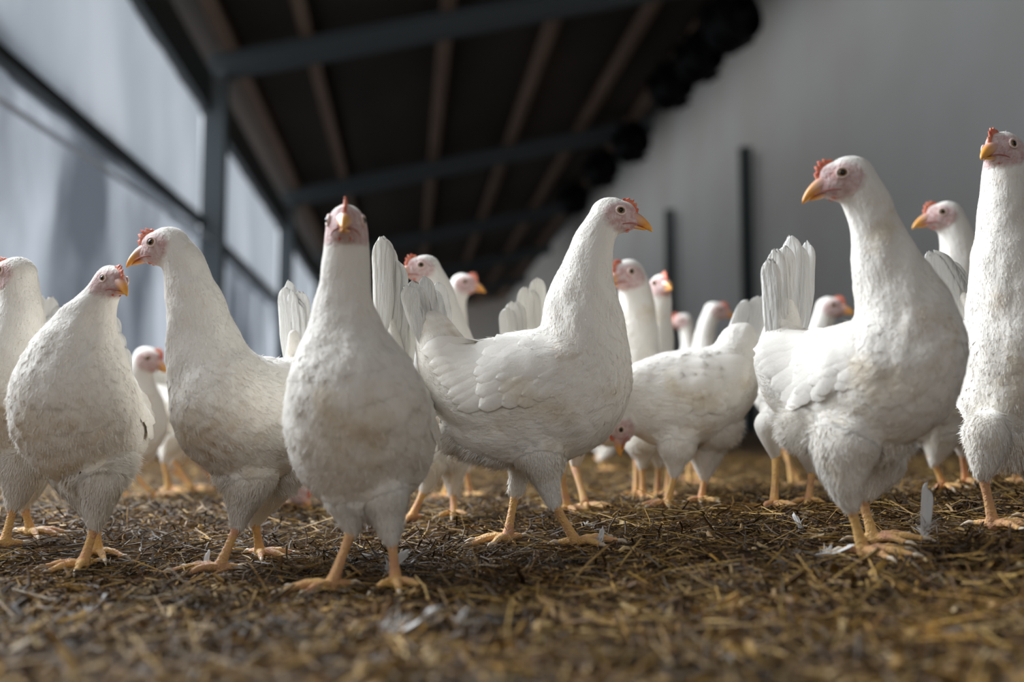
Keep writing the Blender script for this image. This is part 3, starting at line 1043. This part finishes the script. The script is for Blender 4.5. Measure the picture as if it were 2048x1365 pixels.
def build_hen(h):
    near = h['near']
    ch = np.array([node(h, n) for n in h['chain']])
    hx, hy, hd, hr, hyaw, hpit = h['head']
    D = h['D'] + hd
    C = U(hx, hy, D)
    s = hr * D / FPX
    hf = direction(hyaw, hpit)
    roll_up = Vector((0, 0, 1))
    hl = roll_up.cross(hf).normalized()
    hu = hf.cross(hl).normalized()
    ax = (hf, hl, hu)
    hb = C - hf * (.15 * s) - hu * (.1 * s)
    chain = np.vstack([ch, [hb.x, hb.y, hb.z, s * .92]])
    nseg = 6 if near else 4
    tb, tt0, tt1 = h['tail']
    TB = np.array(U(tb[0], tb[1], h['D'] + tb[2]))
    TM = (np.array(U(tt0[0], tt0[1], h['D'] + tt0[2])) + np.array(U(tt1[0], tt1[1], h['D'] + tt1[2]))) / 2
    tq = TB + (TM - TB) * .42
    chain = np.vstack([[*tq, ch[0][3] * .45], chain])
    S = catmull(chain, nseg)
    S[:, 3] = np.maximum(S[:, 3], s * .45)
    cen, rad = S[:, :3], S[:, 3]
    tang = np.gradient(cen, axis=0)
    tang /= np.linalg.norm(tang, axis=1)[:, None] + 1e-9
    # heading of the body
    imax = int(np.argmax(rad))
    i0 = nseg * 2
    fv = Vector(cen[min(imax + nseg, len(cen) - 1)] - cen[i0])
    fv.z = 0
    if fv.length < .005:
        fv = direction(-90)
    fv.normalize()
    lat = Vector((0, 0, 1)).cross(fv).normalized()
    L3 = np.array(lat)
    verts, faces, nv = [], [], 0
    iv, iff = ICO[3 if near else 2]
    RM = rad.max()

    def add_ball(c, r, latf=1.0, frame=None, rr=None):
        nonlocal nv
        if frame is None:
            v = iv * r
            v = v + np.outer(v @ L3, L3) * (latf - 1.0)
        else:
            A = np.array([list(frame[0]), list(frame[1]), list(frame[2])])
            v = (iv * np.array(rr)) @ A
        verts.append(v + np.array(c))
        faces.append(iff + nv)
        nv += len(iv)

    for q_, (c, r) in enumerate(zip(cen, rad)):
        k = min(1, max(0, (r / RM - .35) / .45))
        if q_ < nseg * 1.5:
            add_ball(c, r, .62 + .3 * q_ / (nseg * 1.5))
        else:
            add_ball(c, r, 1 + (h['lat'] - 1) * k)
    samp = [(c, r, -t, 0) for c, r, t in zip(cen, rad, tang)]
    for e in h['extra']:
        x = node(h, e)
        add_ball(x[:3], x[3], h.get('xl', h['lat']))
        samp.append((np.array(x[:3]), x[3], np.array(-fv) * .7 + np.array((0, 0, -.7)), 1))
    # legs
    feet_w = []
    legs = h['legs']
    if legs is None:
        tc = cen[imax]
        r = rad[imax]
        legs_w = []
        for sd in (-1, 1):
            b = Vector(tc) + lat * (sd * r * .5)
            gx = b + fv * (sd * .015)
            gzv = gz1(gx.x, gx.y)
            a0 = Vector((b.x, b.y, tc[2] - r * .7))
            hk = Vector((b.x - fv.x * .02, b.y - fv.y * .02, gzv + min(.085, max(.03, (tc[2] - r * .8 - gzv) * .6))))
            ft = Vector((gx.x + fv.x * .005, gx.y + fv.y * .005, gzv + .006))
            legs_w.append((a0, r * .5, a0.lerp(hk, .55), r * .3, hk, .0085, ft, None))
    else:
        legs_w = []
        for lg in legs:
            a, b, c, ft, ty = lg
            A, B, K = node(h, a), node(h, b), node(h, c)
            f = U(ft[0], ft[1], h['D'] + ft[2])
            f.z = gz1(f.x, f.y) + .006
            legs_w.append((Vector(A[:3]), A[3], Vector(B[:3]), B[3], Vector(K[:3]), K[3], f, ty))
    for (a, ra, b, rb, k, rk, f, ty) in legs_w:
        P3 = catmull(np.array([[*a, ra], [*b, rb], [*k, rk]]), 7)
        for q in P3:
            add_ball(q[:3], q[3], .9)
        tt = np.gradient(P3[:, :3], axis=0)
        tt /= np.linalg.norm(tt, axis=1)[:, None] + 1e-9
        for q, t in zip(P3[3:], tt[3:]):
            samp.append((q[:3], q[3], t, 2))
        feet_w.append(f)
    # head volumes
    fr = (hf, hl, hu)

    def HP(x, y, z):
        return np.array(C + hf * (x * s) + hl * (y * s) + hu * (z * s))
    add_ball(HP(0, 0, 0), s, frame=fr, rr=(1.12 * s, .84 * s, .98 * s))
    add_ball(HP(.35, 0, -.18), s, frame=fr, rr=(.98 * s, .74 * s, .78 * s))
    add_ball(HP(.85, 0, -.2), s, frame=fr, rr=(.72 * s, .52 * s, .56 * s))
    add_ball(HP(1.12, 0, -.18), s, frame=fr, rr=(.48 * s, .38 * s, .42 * s))
    add_ball(HP(.55, 0, .25), s, frame=fr, rr=(.80 * s, .52 * s, .62 * s))
    for sd in (-1, 1):
        add_ball(HP(.48, sd * .52, .16), s, frame=fr, rr=(.38 * s, .22 * s, .32 * s))
    V = np.vstack(verts)
    F = np.vstack(faces)
    vox = (.0042, .0034, .0024)[near]
    v, f, vn = remesh(V, F, vox, (5, 7, 9)[near])
    # soft clumping of the plumage
    fw_ = np.linalg.norm(v - np.array(C), axis=1)
    am = np.clip((fw_ - 1.3 * s) / (1.5 * s), 0, 1)
    wav = np.zeros(len(v))
    for q in range(16):
        kv = RNG.normal(0, 1, 3)
        kv[2] *= .55
        fq = RNG.uniform(90, 330)
        kv = kv / np.linalg.norm(kv) * fq
        wav += np.sin(v @ kv + RNG.uniform(0, 6.3) + 1.2 * np.sin(v @ np.roll(kv, 1) * .5)) * (120 / fq) ** .9
    v = v + vn * (wav * am * (.00042 if near else .0003))[:, None]
    root = empty('hen', sum(feet_w, Vector()) / len(feet_w))
    org = root.location.copy()
    root.location.z = org.z = gz1(org.x, org.y)
    tag(root, h['label'], 'hen', 'flock of white hens on the litter')
    # face mask
    rel = (v - np.array(C)) @ np.array([list(hf), list(hl), list(hu)]).T / s
    x, y, z = rel[:, 0], rel[:, 1], rel[:, 2]
    wob = .10 * np.sin(x * 9 + y * 5) * np.sin(z * 11) + .05 * np.sin(x * 23 + z * 19)
    q = ((x - .72) / 1.10) ** 2 + ((z + .10) / .82) ** 2 + wob
    fm = np.clip((1.15 - q) / .5, 0, 1) * (np.abs(y) < 1.2) * (np.linalg.norm(rel, axis=1) < 2.4)
    fm = fm * np.clip((1.02 - (z - .25 * (x < .2))) / .3, 0, 1)
    crown = np.clip((z - .60) / .4, 0, 1) * np.clip((1.0 - x) / .5, 0, 1)
    fm = fm * (1 - crown)
    fm = np.clip(fm, 0, 1) * (.80 + .15 * np.clip(x - .6, 0, 1))
    # dirt
    dirt = np.zeros(len(v))

    def dirt_of(pts):
        d = np.zeros(len(pts))
        for (px, py, dd, rr, k) in h['dirt']:
            c = np.array(U(px, py, h['D'] + dd))
            R = rr * h['D'] / FPX
            q = ((pts - c) ** 2)
            w = np.exp(-(q.sum(1)) / (2 * (R * 1.3 + .0) ** 2)) if dd > -.02 else None
            # stain marks a patch of plumage round the point nearest to the given one
            co, nn, _, _ = bvh.find_nearest(Vector(c))
            q = ((pts - np.array(co)) ** 2).sum(1)
            w = np.exp(-q / (2 * R * R))
            nz = .5 + .5 * np.sin(pts[:, 0] * 310 + 3 * np.sin(pts[:, 2] * 170)) * np.sin(pts[:, 2] * 260 + pts[:, 1] * 190)
            d = np.maximum(d, w * k * 1.6 * nz)
        return np.clip(d, 0, .8)

    bvh = BVHTree.FromPolygons([tuple(p) for p in v.tolist()], [tuple(q) for q in f.tolist()])
    # contour feathers
    sc_ = np.array([q[0] for q in samp])
    sr = np.array([q[1] for q in samp])
    sdv = np.array([q[2] for q in samp])
    sty = np.array([q[3] for q in samp])
    idx = np.zeros(len(v), int)
    for i in range(0, len(v), 8000):
        d = np.linalg.norm(v[i:i + 8000, None, :] - sc_[None], axis=2) - sr[None]
        idx[i:i + 8000] = d.argmin(1)
    VV, FF, FM, DD = [v], [f], [fm], []
    if near:
        items = []
        order = RNG.permutation(len(v))
        cell = {}
        cs = .008
        for i in order:
            if fm[i] > .12 or (rel[i, 0] > .1 and np.linalg.norm(rel[i]) < 1.6):
                continue
            k = idx[i]
            r = sr[k]
            ty = sty[k]
            if ty == 2:
                L = max(.010, min(.022, r * .9))
            elif ty == 1:
                L = .020
            else:
                L = min(.034, max(.009, .50 * r))
            spc = ((.38 if r > .045 else .30) if ty == 0 else .30) * L * (1.0 if near == 2 else 1.5)
            p = v[i]
            key = (int(p[0] // cs), int(p[1] // cs), int(p[2] // cs))
            ok = True
            R = int(spc // cs) + 1
            for a in range(-R, R + 1):
                for b in range(-R, R + 1):
                    for c in range(-R, R + 1):
                        for q in cell.get((key[0] + a, key[1] + b, key[2] + c), ()):
                            if (q[0] - p[0]) ** 2 + (q[1] - p[1]) ** 2 + (q[2] - p[2]) ** 2 < spc * spc:
                                ok = False
                                break
                        if not ok: break
                    if not ok: break
                if not ok: break
            if not ok:
                continue
            cell.setdefault(key, []).append(p)
            nrm = Vector(vn[i])
            d = Vector(sdv[k]) + Vector((0, 0, -.15))
            d = d - nrm * d.dot(nrm)
            if d.length < .05:
                continue
            d.normalize()
            d = (d + d.cross(nrm) * random.gauss(0, .13)).normalized()
            if near == 1:
                L *= 1.4
            L *= random.uniform(.85, 1.2)
            Wd = L * (.66 if ty == 0 and r > .045 else (.34 if ty == 0 else .30))
            lift = (.030 if ty == 0 else .022) * L * (1 if r > .045 or ty else .6) + random.uniform(0, .0004 if r < .045 else .0007)
            items.append((Vector(p) - d * (L * .4), d, nrm, L, Wd, -.0010, lift))
        fvv, fff = project_feathers(bvh, items)
        if fvv:
            VV.append(np.array(fvv))
            FF.append(np.array(fff) + len(v))
            FM.append(np.zeros(len(fvv)))
        # loose barbs that soften the outline, longest on vent and thighs
        nb = 9000 if near == 2 else 3000
        pk = np.concatenate([RNG.integers(0, len(v), nb), RNG.choice(np.nonzero(sty[idx] >= 1)[0], nb)])
        pk = pk[(fm[pk] < .15)]
        pv, pn, pt, pr = v[pk], vn[pk], sty[idx[pk]], sr[idx[pk]]
        dd_ = sdv[idx[pk]] + np.array((0, 0, -.1))
        dd_ = dd_ - pn * (dd_ * pn).sum(1)[:, None]
        dd_ /= np.linalg.norm(dd_, axis=1)[:, None] + 1e-6
        ll = np.where(pt == 1, RNG.uniform(.004, .010, len(pk)), np.where(pt == 2, RNG.uniform(.003, .007, len(pk)), RNG.uniform(.002, .005, len(pk)) * np.clip(pr / .04, .5, 1.6)))
        out = pn * np.where(pt == 1, .7, .28)[:, None] + dd_ * np.where(pt == 1, .6, 1.0)[:, None] + RNG.normal(0, .22, dd_.shape)
        sdx = np.cross(dd_, pn) * np.where(pt == 1, .0004, .0004)[:, None]
        a_, b_, c_ = pv - sdx, pv + sdx, pv + out * ll[:, None]
        e_ = pv + out * (ll * .55)[:, None] + sdx * .8
        base_i = sum(len(q) for q in VV)
        VV.append(np.stack([a_, b_, e_, c_], 1).reshape(-1, 3))
        FF.append(np.arange(len(pk) * 4).reshape(-1, 4) + base_i)
        FM.append(np.zeros(len(pk) * 4))
    A = np.vstack(VV)
    ds = np.concatenate([[0], np.cumsum(np.linalg.norm(np.diff(sc_, axis=0), axis=1))])
    rdl = np.zeros((len(A), 4), np.float32)
    alg = np.zeros(len(A), np.float32)
    for i in range(0, len(A), 8000):
        dl_ = A[i:i + 8000, None, :] - sc_[None]
        kk = (np.linalg.norm(dl_, axis=2) - sr[None]).argmin(1)
        q = A[i:i + 8000] - sc_[kk]
        tdir = sdv[kk] / (np.linalg.norm(sdv[kk], axis=1)[:, None] + 1e-9)
        tl = (q * tdir).sum(1)
        rd_ = q - tdir * tl[:, None]
        # scale by the local girth so that streaks keep one width
        rdl[i:i + 8000, :3] = rd_ / .03
        alg[i:i + 8000] = ds[kk] - tl
    body = mesh_obj('body', A, np.vstack(FF), M_PLUME, root, org,
                    attrs={'face': np.concatenate(FM), 'dirt': dirt_of(A), 'radial': rdl, 'along': alg})
    # wings, wrapped over the flanks
    rump = Vector(cen[min(nseg * 2, len(cen) - 1)])
    cidx = min(len(cen) - 1, imax + nseg)
    chest = Vector(cen[cidx])
    if h.get('wing', True):
        axis = rump - chest
        aL = axis.length
        if aL < .09:
            axis = (-fv * .8 + Vector((0, 0, .1))).normalized()
            mid = Vector(cen[imax])
            chest = mid - axis * .05
            aL = .13
        axis = (axis / max(axis.length, 1e-6) * .8 + (-fv) * .35).normalized()
        aL = min(aL, .16) * 1.0 + .01
        for sd in (-1, 1):
            ln = lat * sd
            ln = (ln - axis * ln.dot(axis)).normalized()
            wu = axis.cross(ln)
            if wu.z < 0:
                wu = -wu
            Rw = RM
            o0 = chest + axis * (.10 * aL) + wu * (.08 * Rw)

            def surf(a, b, off, last=None):
                q = o0 + axis * (a * aL) + wu * (b * Rw)
                hit = bvh.ray_cast(q + ln * .3, -ln)
                if hit[0] is not None and (hit[0] - q).dot(ln) > -.2 * Rw:
                    dl = (hit[0] - q).dot(ln)
                    if last is None or dl > last - .010:
                        return q + ln * (dl + off), dl
                g0 = last if last is not None else Rw * .5
                co, nn, _, dist = bvh.find_nearest(q + ln * g0)
                p = co + nn * off
                return p, max(g0 - .004, (p - q).dot(ln))
            WV, WF = [], []
            na, nb = 18, 14
            for ia in range(na + 1):
                for ib in range(nb + 1):
                    u = ia / na * 2 - 1
                    w = ib / nb * 2 - 1
                    uu = u * math.sqrt(max(0, 1 - w * w / 2))
                    ww = w * math.sqrt(max(0, 1 - u * u / 2))
                    rho2 = uu * uu + ww * ww
                    p, dl = surf(.42 + .46 * uu, .0 + .50 * ww, .0055 * (1 - rho2) - .003 * rho2)
                    WV.append(tuple(p))
            for ia in range(na):
                for ib in range(nb):
                    a = ia * (nb + 1) + ib
                    WF.append((a, a + 1, a + nb + 2, a + nb + 1))

            def wf(a0, b0, ang, L, Wd, lo, hi):
                n0 = len(WV)
                da, db = math.cos(ang), math.sin(ang)
                last = [None, None, None]
                for s_, w_ in zip((0, .25, .5, .75, .9, .98), (.4, .85, 1.0, .95, .70, .25)):
                    for ci, c_ in enumerate((-1, 0, 1)):
                        x_ = a0 * aL + (s_ * L + (.05 * L * s_ if c_ == 0 else 0)) * da - c_ * .5 * w_ * Wd * db
                        y_ = b0 * Rw + s_ * L * db + c_ * .5 * w_ * Wd * da
                        off = lo + (hi - lo) * s_ - abs(c_) * .14 * Wd * (1 if s_ > .1 else .3)
                        p, dl = surf(x_ / aL, y_ / Rw, off, last[ci])
                        last[ci] = dl
                        WV.append(tuple(p))
                for r_ in range(5):
                    for c_ in (0, 1):
                        a = n0 + r_ * 3 + c_
                        WF.append((a, a + 1, a + 4, a + 3))
            nsec = 9 if near else 5
            for k in range(nsec):
                t = k / (nsec - 1)
                wf(.34 + .14 * t, -.16 + .52 * t, -.68 + .40 * t + random.gauss(0, .06), aL * (.44 + .08 * t), .025, .0022, .0062 + .0018 * t)
            for row in range(4 if near else 2):
                nc = 8
                for k in range(nc):
                    t = (k + .5 * (row % 2)) / (nc - 1)
                    wf(.30 - .09 * row + random.uniform(-.03, .03), -.28 + .66 * t, -.78 + .45 * t + random.gauss(0, .12), aL * (.32 - .04 * row), .021 - .002 * row, .0018 - .0008 * row, .0080 - .0014 * row)
            WVn = np.array(WV)
            mesh_obj('wing', WVn, np.array(WF), M_PLUME, root, org, attrs={'face': np.zeros(len(WVn)), 'dirt': np.zeros(len(WVn))})
    # tail feathers
    b0, t0, t1 = h['tail']
    B = U(b0[0], b0[1], h['D'] + b0[2])
    T0 = U(t0[0], t0[1], h['D'] + t0[2])
    T1 = U(t1[0], t1[1], h['D'] + t1[2])
    nt_ = 10 if near == 2 else (8 if near else 6)
    nn = lat if h.get('tn') != 'f' else fv
    cxy = (B - Vector(cen[nseg * 1]))
    lob = [random.uniform(-.04, .05) + (-.10 if q % 2 else .02) for q in range(5)]
    for k in range(nt_):
        t0_ = k / (nt_ - 1)
        t = t0_ + .06 * math.sin(2 * math.pi * 4 * t0_ + 1)
        tip = T0.lerp(T1, t) + nn * ((k - nt_ / 2) * .0016 + random.uniform(-.0012, .0012)) + nn.cross(Vector((0, 0, 1))) * random.gauss(0, .0015)
        tip += (tip - B) * (random.uniform(-.03, .02) + lob[int(t0_ * 4)] + .10 * math.sin(math.pi * min(1, t * 1.15)) - .05)
        base = B + (T1 - T0) * ((t - .5) * .85) + nn * ((k - nt_ / 2) * .0008)
        fn = (nn * (1 if nn.dot(FWD) < 0 else -1) + (tip - B).normalized().cross(nn) * random.gauss(0, .15)).normalized()
        wd = (tip - base).length * .21 if near else .024
        wd = min(.030, max(.017, wd))
        v_, f_ = big_feather(base, tip, fn, wd, curl=random.uniform(-.01, .04))
        mesh_obj('tail_feather', v_, f_, M_QUILL, root, org)
    # a few soft coverts where the tail meets the back
    for (a, ra, b, rb, k, rk, ft, ty) in legs_w:
        build_leg(h, root, k, ft, ty if ty is not None else math.degrees(math.atan2(fv.dot(Vector((FWD.x, FWD.y, 0)).normalized()), fv.dot(RGT))), near, 1.0)
    build_head_parts(h, root, C, s, ax, near)
    return root


for h in HENS:
    build_hen(h)


# ------------------------------------------------------------------ litter: straw, chaff
def straw(name, N, lmin, lmax, wmin, wmax, palette, tilt, zlift, ymax=4.2, seed=1, bend=.25):
    R = np.random.default_rng(seed)
    y = np.exp(R.uniform(math.log(.36), math.log(ymax), N))
    x = R.uniform(-1, 1, N) * (.60 * y + .14) + y * .105
    x = np.clip(x, -1.72, 6)
    L = lmin + (lmax - lmin) * R.random(N) ** 2.2
    Wd = R.uniform(wmin, wmax, N)
    a = R.uniform(0, 2 * math.pi, N)
    el = R.normal(0, tilt, N)
    z = gz(x, y) + R.random(N) ** 2 * zlift
    nearf = np.full(N, 9.0)
    for fx_, fy_, _z in feet:
        nearf = np.minimum(nearf, np.hypot(x - fx_, y - fy_))
    z -= .007 * np.clip(1 - nearf / .055, 0, 1)
    patch = np.sin(x * 19 + 1.7 * np.sin(y * 13)) * np.sin(y * 23 + 2 * np.sin(x * 9)) + .6 * np.sin(x * 47 + y * 31)
    el = np.where(nearf < .05, el * .4, el)
    d = np.stack([np.cos(a) * np.cos(el), np.sin(a) * np.cos(el), np.sin(el)], 1)
    sd = np.stack([-np.sin(a), np.cos(a), R.normal(0, .45, N)], 1)
    sd /= np.linalg.norm(sd, axis=1)[:, None]
    up = np.cross(d, sd)
    z = z + np.abs(np.sin(el)) * L * .35
    c = np.stack([x, y, z], 1)
    bd = R.normal(0, bend, N) * L * .3
    V = np.zeros((N, 9, 3))
    for i, t in enumerate((-.5, 0.0, .5)):
        cc = c + d * (L * t)[:, None] + sd * (bd * (1 - 4 * t * t))[:, None]
        tp = 1.0 if t == 0 else .75
        V[:, i * 3 + 0] = cc - sd * (Wd * .5 * tp)[:, None]
        V[:, i * 3 + 1] = cc + up * (Wd * .35)[:, None]
        V[:, i * 3 + 2] = cc + sd * (Wd * .5 * tp)[:, None]
    base = (np.arange(N) * 9)[:, None, None]
    q = np.array([[0, 1, 4, 3], [1, 2, 5, 4], [3, 4, 7, 6], [4, 5, 8, 7]])[None]
    F = (base + q).reshape(-1, 4)
    pal = np.array(palette)
    pc = pal[R.integers(0, len(pal), N)] * R.uniform(.5, 1.2, (N, 1)) * np.array([.90, .76, .48]) * (.88 + .30 * patch)[:, None]
    pc = np.clip(pc, .004, 1)
    colr = np.concatenate([np.repeat(pc, 9, 0), np.ones((N * 9, 1))], 1)
    o = mesh_obj(name, V.reshape(-1, 3), F, M_STRAW, attrs={'tint': colr}, smooth=False)
    return tag(o, None, None, None, 'stuff')


M_STRAW = mat('straw', (0.4, 0.3, 0.12), 0.6, 0.3)
_nt = M_STRAW.node_tree
_at = _nt.nodes.new('ShaderNodeAttribute')
_at.attribute_name = 'tint'
_nt.links.new(_at.outputs['Color'], _nt.nodes['Principled BSDF'].inputs['Base Color'])

GOLD = [(.42, .27, .09), (.52, .36, .14), (.33, .21, .07), (.60, .46, .24), (.27, .20, .06)]
BROWN = [(.10, .055, .022), (.15, .085, .034), (.06, .034, .014), (.20, .12, .055), (.11, .075, .025)]
PALE = [(.52, .42, .28), (.45, .33, .22), (.60, .52, .42)]
o = straw('brown_chaff', 85000, .005, .034, .0010, .0030, BROWN, .30, .010, seed=11)
tag(o, 'layer of short dark brown chaff covering the barn floor', 'litter')
o = straw('golden_straw', 20000, .010, .070, .0008, .0020, GOLD, .20, .013, seed=12, bend=.12)
tag(o, 'golden straw stalks strewn over the brown litter', 'straw')
o = straw('pale_shavings', 5000, .005, .020, .0025, .0065, PALE + GOLD[:2], .40, .009, seed=13, bend=.5)
tag(o, 'pale wood shavings scattered among the straw', 'shavings')

o = straw('coarse_flakes', 900, .010, .034, .0035, .0085, PALE[:2] + GOLD[:3] + BROWN[1:4], .45, .012, ymax=.85, seed=14, bend=.6)
tag(o, 'coarse pale flakes and husks in the blurred nearest litter', 'litter')

# ------------------------------------------------------------------ loose white feathers on the litter
FEA = [(1845, 1100, .93, .050, 75, 10, 'grey-white feather standing upright behind the tall hen\'s feet'),
       (1198, 1108, 1.0, .022, 60, 60, 'small downy feather on the straw right of the central hen\'s front foot'),
       (1640, 1145, .90, .030, 5, -15, 'whitish feather lying flat before the tall hen\'s feet'),
       (798, 1068, 1.02, .014, 20, 40, 'small white fluff beside the facing hen\'s right shank'),
       (770, 1165, .93, .040, 35, 55, 'grey feather leaning between the facing hen\'s feet'),
       (805, 1135, .97, .014, 10, 20, 'little white down tuft right of the facing hen\'s shank'),
       (750, 1275, .66, .050, 12, -20, 'large pale blurred feather on the litter below the facing hen'),
       (905, 1245, .68, .018, 50, 30, 'bright white blurred down tuft lower centre, right of the pale feather'),
       (715, 1345, .56, .016, 20, 60, 'blurred white down tuft at the bottom edge below the facing hen'),
       (1462, 1345, .56, .018, 30, 100, 'blurred white tuft at the bottom edge right of centre'),
       (1605, 1120, 1.0, .024, 55, 100, 'small tattered white feather left of the tall hen\'s front foot'),
       (410, 1155, .98, .022, 60, 100, 'thin white feather at the toes of the soiled hen'),
       (1165, 1050, 1.12, .020, 15, 40, 'bluish white bit of down on the straw behind the central hen'),
       (160, 1250, .75, .024, 30, 20, 'small greyish feather on the litter below the hunched hen')]
M_DOWN = mat('loose_down', (0.72, 0.70, 0.67), 0.8, 0.1)
for px, py, D, L, tilt, yaw, lab in FEA:
    p = U(px, py, D)
    p.z = gz1(p.x, p.y) + .004
    d = direction(yaw, tilt)
    r = empty('loose_feather', p)
    tag(r, lab, 'feather', 'loose feathers on the litter')
    nrm = d.cross(RGT if abs(d.dot(RGT)) < .8 else FWD).normalized()
    nrm = (nrm + Vector((0, 0, .3))).normalized()
    v_, f_ = big_feather(p, p + d * L, nrm, L * .24, rows=9, curl=.25, nick=9)
    mesh_obj('vane', v_, f_, M_DOWN, r, p)
    Geo().tube([p - d * (L * .18), p, p + d * (L * .9) + nrm * (.15 * L * .8)], [.0005, .0006, .0002], 6).obj('quill', M_DOWN, r, p)
    G = Geo()
    for k in range(34):
        a = direction(random.uniform(0, 360), random.uniform(-10, 80))
        b = p + d * (L * random.uniform(-.05, .35))
        e = b + (a + d * .6).normalized() * (L * random.uniform(.15, .42))
        G.tube([b, (b + e) / 2 + Vector((0, 0, .001)), e], [.0004, .0004, .0001], 4)
    G.obj('down', M_DOWN, r, p)
